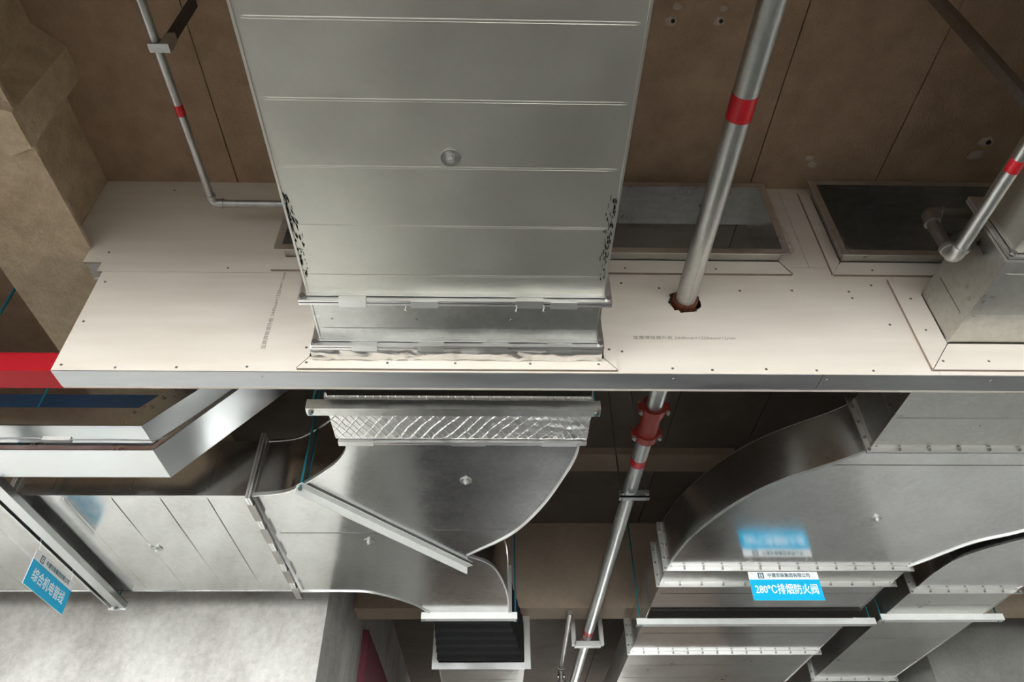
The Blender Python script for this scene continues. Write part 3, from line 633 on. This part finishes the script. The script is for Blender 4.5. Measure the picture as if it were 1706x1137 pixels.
MB().cyl((lx+0.02, -0.4, lz), (lx, ly-lr*2.3, lz), lr, n=20).build('pipe_run', 'pipe_zinc', T, True)
elbow_fit(T, (lx, ly, lz), (0, 1, 0), (1, 0, 0), lr, 'pipe_zinc')
MB().cyl((lx+lr*2.3, ly, lz), (-0.2, ly, lz), lr*1.05, n=20).build('pipe_branch', 'pipe_zinc', T, True)
MB().ring((lx+0.004, 1.600, lz), (lx+0.004, 1.648, lz), lr, lr+0.0014, 24).build('tape_band', 'red_tape', T, True)
T = thing('pipe_hanger', (lx, 1.35, lz-0.05), 'dark hanger strap and rod holding the slim upper left pipe', 'hanger')
MB().ring((lx+0.008, 1.335, lz), (lx+0.008, 1.365, lz), lr+0.001, lr+0.006, 20).build('clamp_ring', 'old_zinc', T, True)
MB().box(lx-0.016, lx+0.062, 1.333, 1.367, lz-lr-0.012, lz-lr-0.007).build('clamp_plate', 'pipe_zinc', T)
MB().box(lx+0.028, lx+0.062, 1.332, 1.368, lz-0.026, lz+0.06).build('socket', 'pipe_zinc', T)
MB().box(-1.264, -1.236, 1.335, 1.339, 2.70, CH).box(-1.240, -1.236, 1.339, 1.366, 2.70, CH).build('hanger_angle', 'dark_bolt', T)
rx, ry, rz, rr_ = 1.815, 1.905, 2.10, 0.0235
T = thing('water_pipe', (rx, 1.2, rz-rr_), 'galvanized pipe at the right edge with riser elbow beside the duct', 'pipe')
MB().cyl((rx, -0.4, rz), (rx, ry-rr_*2.3, rz), rr_, n=24).build('pipe_run', 'pipe_zinc', T, True)
elbow_fit(T, (rx, ry, rz), (0, 1, 0), (0, 0, 1), rr_, 'pipe_zinc')
MB().cyl((rx, ry, rz+rr_*2.3), (rx, ry, 2.385-rr_*2.3), rr_, n=24).build('riser', 'old_zinc', T, True)
elbow_fit(T, (rx, ry, 2.385), (0, 0, 1), (1, 0, 0), rr_, 'old_zinc')
MB().cyl((rx+rr_*2.3, ry, 2.385), (3.5, ry, 2.385), rr_, n=24).build('pipe_branch', 'old_zinc', T, True)
MB().ring((rx, 1.435, rz), (rx, 1.485, rz), rr_, rr_+0.0014, 28).build('tape_band', 'red_tape', T, True)
T = thing('small_pipe', (0.65, 7.5, 2.18), 'thin grey pipe behind the far pipe hanger', 'pipe')
MB().cyl((0.64, 6.0, 2.22), (0.665, 7.4, 2.20), 0.024, n=18).build('pipe_run', 'old_zinc', T, True)
elbow_fit(T, (0.665, 7.45, 2.2), (0, 1, 0), (0, 0, -1), 0.026, 'old_zinc')
vv = MB().cyl((0.665, 7.45, 1.9), (0.665, 7.45, 2.14), 0.024, n=16).build('drop', 'old_zinc', T, True)
MB().cyl((0.665, 7.45, 1.98), (0.665, 7.45, 2.08), 0.045, n=16).cyl((0.60, 7.45, 2.03), (0.73, 7.45, 2.03), 0.03, n=12).build('valve', 'old_zinc', T, True)

# ================================================================== SUPPORTS
def rod(par, x, y, z0, z1, r=0.006):
    o = MB().cyl((x, y, z0), (x, y, z1), r, n=10).build('threaded_rod', 'teal_zinc', par, True)
    place(HEXN, 'nut', o, (x, y, z0+0.012)); return o
def angle_bar(name, label, p0, p1, z, leg=0.045, mat='steel_white', rods=(), top=CH, flip=1, group=None, cham=0.0):
    # L bar: upright leg facing the viewer, flat leg from its top towards the viewer side
    p0, p1 = Vector(p0), Vector(p1); d = (p1-p0).normalized(); n_ = Vector((d.y, -d.x))*flip; t = 0.004
    T = thing(name, ((p0.x+p1.x)/2, (p0.y+p1.y)/2, z), label, 'support bar', group)
    def quad(o0, o1, z0, z1):
        a, b_, c_, e_ = p0+n_*o0, p1+n_*o0, p1+n_*o1, p0+n_*o1
        return MB().loft([(q.x, q.y, z0) for q in (a, b_, c_, e_)], [(q.x, q.y, z1) for q in (a, b_, c_, e_)])
    return T, quad, t, d, n_
def L_support(name, label, p0, p1, z, mat, leg=0.045, flat_back=True, rods=((0.02, 0), (-0.02, 0)), top=CH, flip=1):
    T, quad, t, d, n_ = angle_bar(name, label, p0, p1, z, flip=flip)
    quad(0, t, z, z+leg).build('upright_leg', mat, T)
    if flat_back: quad(-leg, 0, z, z+t).build('flat_leg', mat, T)
    else: quad(0, leg, z+leg-t, z+leg).build('flat_leg', mat, T)
    L = (Vector(p1)-Vector(p0)).length
    for s, off in rods:
        q = Vector(p0)+d*(s if s >= 0 else L+s)+n_*((-leg*0.5 if flat_back else leg*0.5)+off)
        rod(T, q.x, q.y, z-0.012 if flat_back else z+leg-0.03, top)
    return T
L_support('angle_support', 'grey angle bar under the foil-wrapped duct just behind the partition', (-0.800, 2.50), (0.452, 2.50), 1.782, 'galvanized', 0.048, True, ((0.02, 0), (-0.02, 0)))
L_support('angle_support', 'diagonal grey angle bar crossing under the curved tee', (-1.005, 3.262), (-0.165, 4.255), 1.806, 'steel_white', 0.046, False, ((0.012, 0),))
L_support('angle_support', 'white angle bar under the small tee branch', (-0.500, 5.03), (0.165, 5.03), 1.815, 'steel_white', 0.045, True, ((0.012, 0), (-0.012, 0)))
L_support('angle_support', 'wide white angle bar below the fire damper', (1.066, 5.40), (2.868, 5.40), 1.905, 'steel_white', 0.045, True, ((0.03, 0), (-0.03, 0)))
L_support('angle_support', 'shorter white angle bar below the narrow right duct', (2.875, 5.32), (3.80, 5.32), 1.905, 'steel_white', 0.045, True, ((0.012, 0), (-0.03, 0)))
# slotted channel under the left run
T = thing('support_channel', (-2.43, 3.7, 1.79), 'long slotted strut channel under the left duct run, carrying the tilted sign', 'support channel')
y0, y1 = 3.115, 4.745
MB().box(-2.462, -2.396, y0, y1, 1.780, 1.784).build('bottom_lip', 'tray_steel', T)
MB().box(-2.400, -2.396, y0, y1, 1.784, 1.824).build('channel_side', 'tray_steel', T)
MB().box(-2.500, -2.494, y0, y1, 1.780, 1.824).build('channel_side', 'tray_steel', T)
MB().box(-2.494, -2.396, y0, y1, 1.820, 1.824).build('channel_web', 'tray_steel', T)
MB().box(-2.494, -2.488, y0, y1, 1.780, 1.784).build('inner_lip', 'tray_steel', T)
MB().box(-2.505, -2.395, 4.735, 4.750, 1.774, 1.79).build('square_washer', 'steel_white', T)
rod(T, -2.445, 4.71, 1.765, CH); rod(T, -2.405, 3.15, 1.757, CH)
# pipe hangers
T = thing('pipe_hanger', (0.85, 3.9, 2.13), 'small channel hanger under the large pipe beyond the red coupling', 'hanger')
MB().box(0.757, 0.940, 3.885, 3.925, 2.128, 2.140).build('cross_channel', 'tray_steel', T)
MB().box(0.757, 0.940, 3.885, 3.889, 2.128, 2.178).build('front_plate', 'tray_steel', T)
for x in (0.772, 0.925):
    MB().cyl((x, 3.91, 2.12), (x, 3.91, CH), 0.005, n=8).build('threaded_rod', 'old_zinc', T); place(HEXN, 'nut', T, (x, 3.885, 2.155), FWD)
T = thing('pipe_hanger', (0.83, 6.5, 2.10), 'pale U-shaped hanger carrying the large pipe far back', 'hanger')
MB().box(0.712, 0.942, 6.48, 6.53, 2.10, 2.145).build('cross_channel', 'steel_white', T)
for x in (0.695, 0.94): MB().box(x-0.006, x+0.030, 6.48, 6.53, 2.115, 2.55).build('side_channel', 'steel_white', T)
MB().ring((PX, 6.49, PZ), (PX, 6.52, PZ), PR+0.001, PR+0.006, 24).build('pipe_clamp', 'red_cast', T)
T = thing('hanger_angle', (1.76, 1.24, 2.1), 'dark upright angle hanger dropping from the ceiling at the upper right corner', 'hanger')
MB().box(1.742, 1.776, 1.225, 1.229, 1.9, CH).build('front_leg', 'old_zinc', T)
MB().box(1.742, 1.746, 1.229, 1.262, 1.9, CH).build('side_leg', 'old_zinc', T)

# ================================================================== CABLE TRAYS
def tray(name, label, xb, z, y0, y1, h, slope, mat, x_end=-5.0, run=1.0, bolts=True):
    # trough running left-right, rising to the right after the mitre at xb
    T = thing(name, ((x_end+xb)/2, (y0+y1)/2, z), label, 'cable tray'); t = 0.003
    s, c_ = math.sin(slope), math.cos(slope); ex = (xb+run*c_, z+run*s); k = math.tan(slope/2)
    up0, up1 = (xb-h*k, z+h), (ex[0]-h*s, ex[1]+h*c_)
    def pan(name_, a, b_, ya, yb, th):
        n_ = Vector((-(b_[1]-a[1]), b_[0]-a[0])).normalized()*th
        q = [a, b_, (b_[0]+n_.x, b_[1]+n_.y), (a[0]+n_.x, a[1]+n_.y)]
        return MB().loft([(px, ya, pz) for px, pz in q], [(px, yb, pz) for px, pz in q]).build(name_, mat, T)
    pan('tray_bottom', (x_end, z), (xb, z), y0, y1, t); pan('tray_bottom', (xb, z), ex, y0, y1, t)
    for ya, yb in ((y0, y0+t), (y1-t, y1)):
        q = [(x_end, z), (xb, z), up0, (x_end, z+h)]; o = MB().loft([(px, ya, pz) for px, pz in q], [(px, yb, pz) for px, pz in q]).build('tray_side', 'galvanized', T)
        q = [(xb, z), ex, up1, up0]; o2 = MB().loft([(px, ya, pz) for px, pz in q], [(px, yb, pz) for px, pz in q]).build('tray_side', 'galvanized', T)
    q = [(xb-0.003, z-0.001), (xb+0.003, z), (up0[0]+0.003, up0[1]), (up0[0]-0.003, up0[1])]
    MB().loft([(px, y0-0.0015, pz) for px, pz in q], [(px, y0, pz) for px, pz in q]).build('mitre_seam', mat, T)
    if bolts:
        place(BOLT, 'bolt', T, (xb-0.055, y0, z+h*0.72), FWD)
        for i, (u, v) in enumerate(((0.09, 0.6), (0.16, 0.75), (0.22, 0.75), (0.20, 0.35))):
            place(BOLT, 'bolt', T, (xb+u*c_-v*h*s, y0, z+u*s+v*h*c_), FWD)
    return T
tray('cable_tray', 'upper galvanized cable tray rising to the right behind the partition', -1.705, 1.985, 2.93, 3.085, 0.105, R(46), 'tray_steel')
tray('cable_tray', 'lower wider galvanized cable tray rising to the right under the other', -1.565, 1.80, 2.855, 3.10, 0.024, R(49), 'tray_steel', bolts=False)
T = thing('cable', (-2.2, 2.95, 1.87), 'thin grey cable with a white connector along the lower tray', 'cable')
MB().tube([(-3.6, 2.88, 1.878), (-2.4, 2.88, 1.876), (-2.15, 2.88, 1.880), (-2.08, 2.88, 1.872)], 0.005, 8).tube([(-1.98, 2.88, 1.870), (-1.8, 2.88, 1.873), (-1.62, 2.90, 1.882), (-1.5, 2.93, 1.93)], 0.004, 8).build('cable_sheath', 'grey_wire', T, True)
MB().box(-2.10, -1.97, 2.868, 2.892, 1.862, 1.882).build('connector', 'white_wire', T)
T = thing('cable_tray', (-3.3, 2.48, 1.915), 'red painted cable tray at the left edge beside the partition end', 'cable tray')
MB().box(-5.0, -1.5, 2.42, 2.54, 1.915, 1.918).build('tray_bottom', 'red_paint', T); MB().box(-5.0, -1.5, 2.42, 2.423, 1.918, 2.008).build('tray_side', 'red_paint', T); MB().box(-5.0, -1.5, 2.537, 2.54, 1.918, 2.008).build('tray_side', 'red_paint', T)
MB().box(-5.0, -1.5, 2.417, 2.543, 2.008, 2.012).build('tray_lid', 'red_paint', T)
T = thing('cable_tray', (-3.3, 3.25, 2.27), 'dark blue cable tray showing above the upper galvanized tray', 'cable tray')
MB().box(-5.0, -1.66, 3.20, 3.32, 2.27, 2.273).build('tray_bottom', 'blue_paint', T); MB().box(-5.0, -1.66, 3.20, 3.203, 2.273, 2.37).build('tray_side', 'blue_paint', T); MB().box(-5.0, -1.66, 3.317, 3.32, 2.273, 2.37).build('tray_side', 'blue_paint', T)
T = thing('hanger_rod', (-2.49, 2.72, 2.1), 'teal threaded rod hanging beside the red tray at the left edge', 'hanger rod')
for k_, (x, y) in enumerate(((-2.40, 2.60),)):
    MB().cyl((x, y, 2.06), (x, y, CH), 0.007, n=10).build('threaded_rod', 'teal_zinc', T, True); place(HEXN, 'nut', T, (x, y, 2.07))

# ================================================================== SIGNS
def sign(label, big, origin, face, bigw):
    # face 'y': plate faces the viewer (-y); 'x': plate faces +x and reads along +y
    T = thing('hanging_sign', origin, label, 'sign', 'blue hanging signs')
    W, H, hd, t = 0.45, 0.186, 0.052, 0.003
    ox, oy, oz = origin
    def B(u0, u1, v0, v1, d0, d1):
        return MB().box(ox+u0, ox+u1, oy-d1, oy-d0, oz+v0, oz+v1) if face == 'y' else MB().box(ox+d0, ox+d1, oy+u0, oy+u1, oz+v0, oz+v1)
    pl = B(-W/2, W/2, 0, H, 0, t).build('sign_plate', 'sign_white', T)
    B(-W/2, W/2, 0, H-hd, t, t+0.0006).build('blue_panel', 'sign_blue', T)
    rot = (R(90), 0, 0) if face == 'y' else (R(90), 0, R(90))
    P = lambda u, v, d: (ox+u, oy-d, oz+v) if face == 'y' else (ox+d, oy+u, oz+v)
    text(big, 0.07, 'ink_white', T, P(0.0, (H-hd)/2, t+0.0012), rot, 'lettering', bigw, 0.0008)
    text('中建安装集团有限公司', 0.03, 'ink_dark', T, P(0.035, H-hd/2, t+0.0006), rot, 'lettering', 0.27, 0.0004)
    lg = P(-0.145, H-hd/2, t); s = 0.019
    B(-0.145-s, -0.145+s, H-hd/2-s, H-hd/2+s, t, t+0.0006).build('emblem', 'ink_dark', T)
    for q in ((-0.011, -0.006, -0.013, 0.013), (0.006, 0.011, -0.013, 0.013), (-0.011, 0.011, 0.008, 0.013), (-0.006, 0.006, -0.003, 0.001), (-0.011, 0.011, -0.014, -0.010)):
        B(-0.145+q[0], -0.145+q[1], H-hd/2+q[2], H-hd/2+q[3], t+0.0006, t+0.001).build('emblem_stroke', 'ink_white', T)
    for s in (-1, 1):
        u = s*(W/2-0.028)
        if face == 'y': pts = [P(u, H-0.02, t+0.002), P(u-0.006, H, 0.004), P(u-0.02*s, H+0.03, 0.006), P(u-0.018, H+0.035, 0.006)]
        else: pts = [P(u, H-0.022, t+0.002), P(u, H+0.03, -0.01), P(u+0.01, H+0.088, -0.03), P(u+0.012, H+0.086, 0.03), P(u+0.03, H+0.088, 0.034), P(u+0.034, H+0.13, 0.036)]
        MB().tube(pts, 0.0016, 6).build('tie_wire', 'white_wire', T, True)
    return T
sign('blue and white hanging sign reading 280℃ under the bolted flange', '280℃排烟防火阀', (1.856, 4.44, 1.713), 'y', 0.40)
sign('blue and white hanging sign tilted under the slotted channel at lower left', '综合机电管线', (-2.44, 3.915, 1.522), 'x', 0.36)
# red panel on the return face of the left wall
T = thing('hose_cabinet', (-1.12, 7.4, 1.75), 'dark red wall cabinet on the return face of the concrete wall at the bottom', 'cabinet')
MB().box(-1.149, -1.10, 6.51, 9.0, 1.72, 2.255).build('cabinet_body', 'maroon_paint', T); MB().box(-1.10, -1.094, 6.56, 8.9, 1.76, 2.2).build('cabinet_door', 'maroon_paint', T)
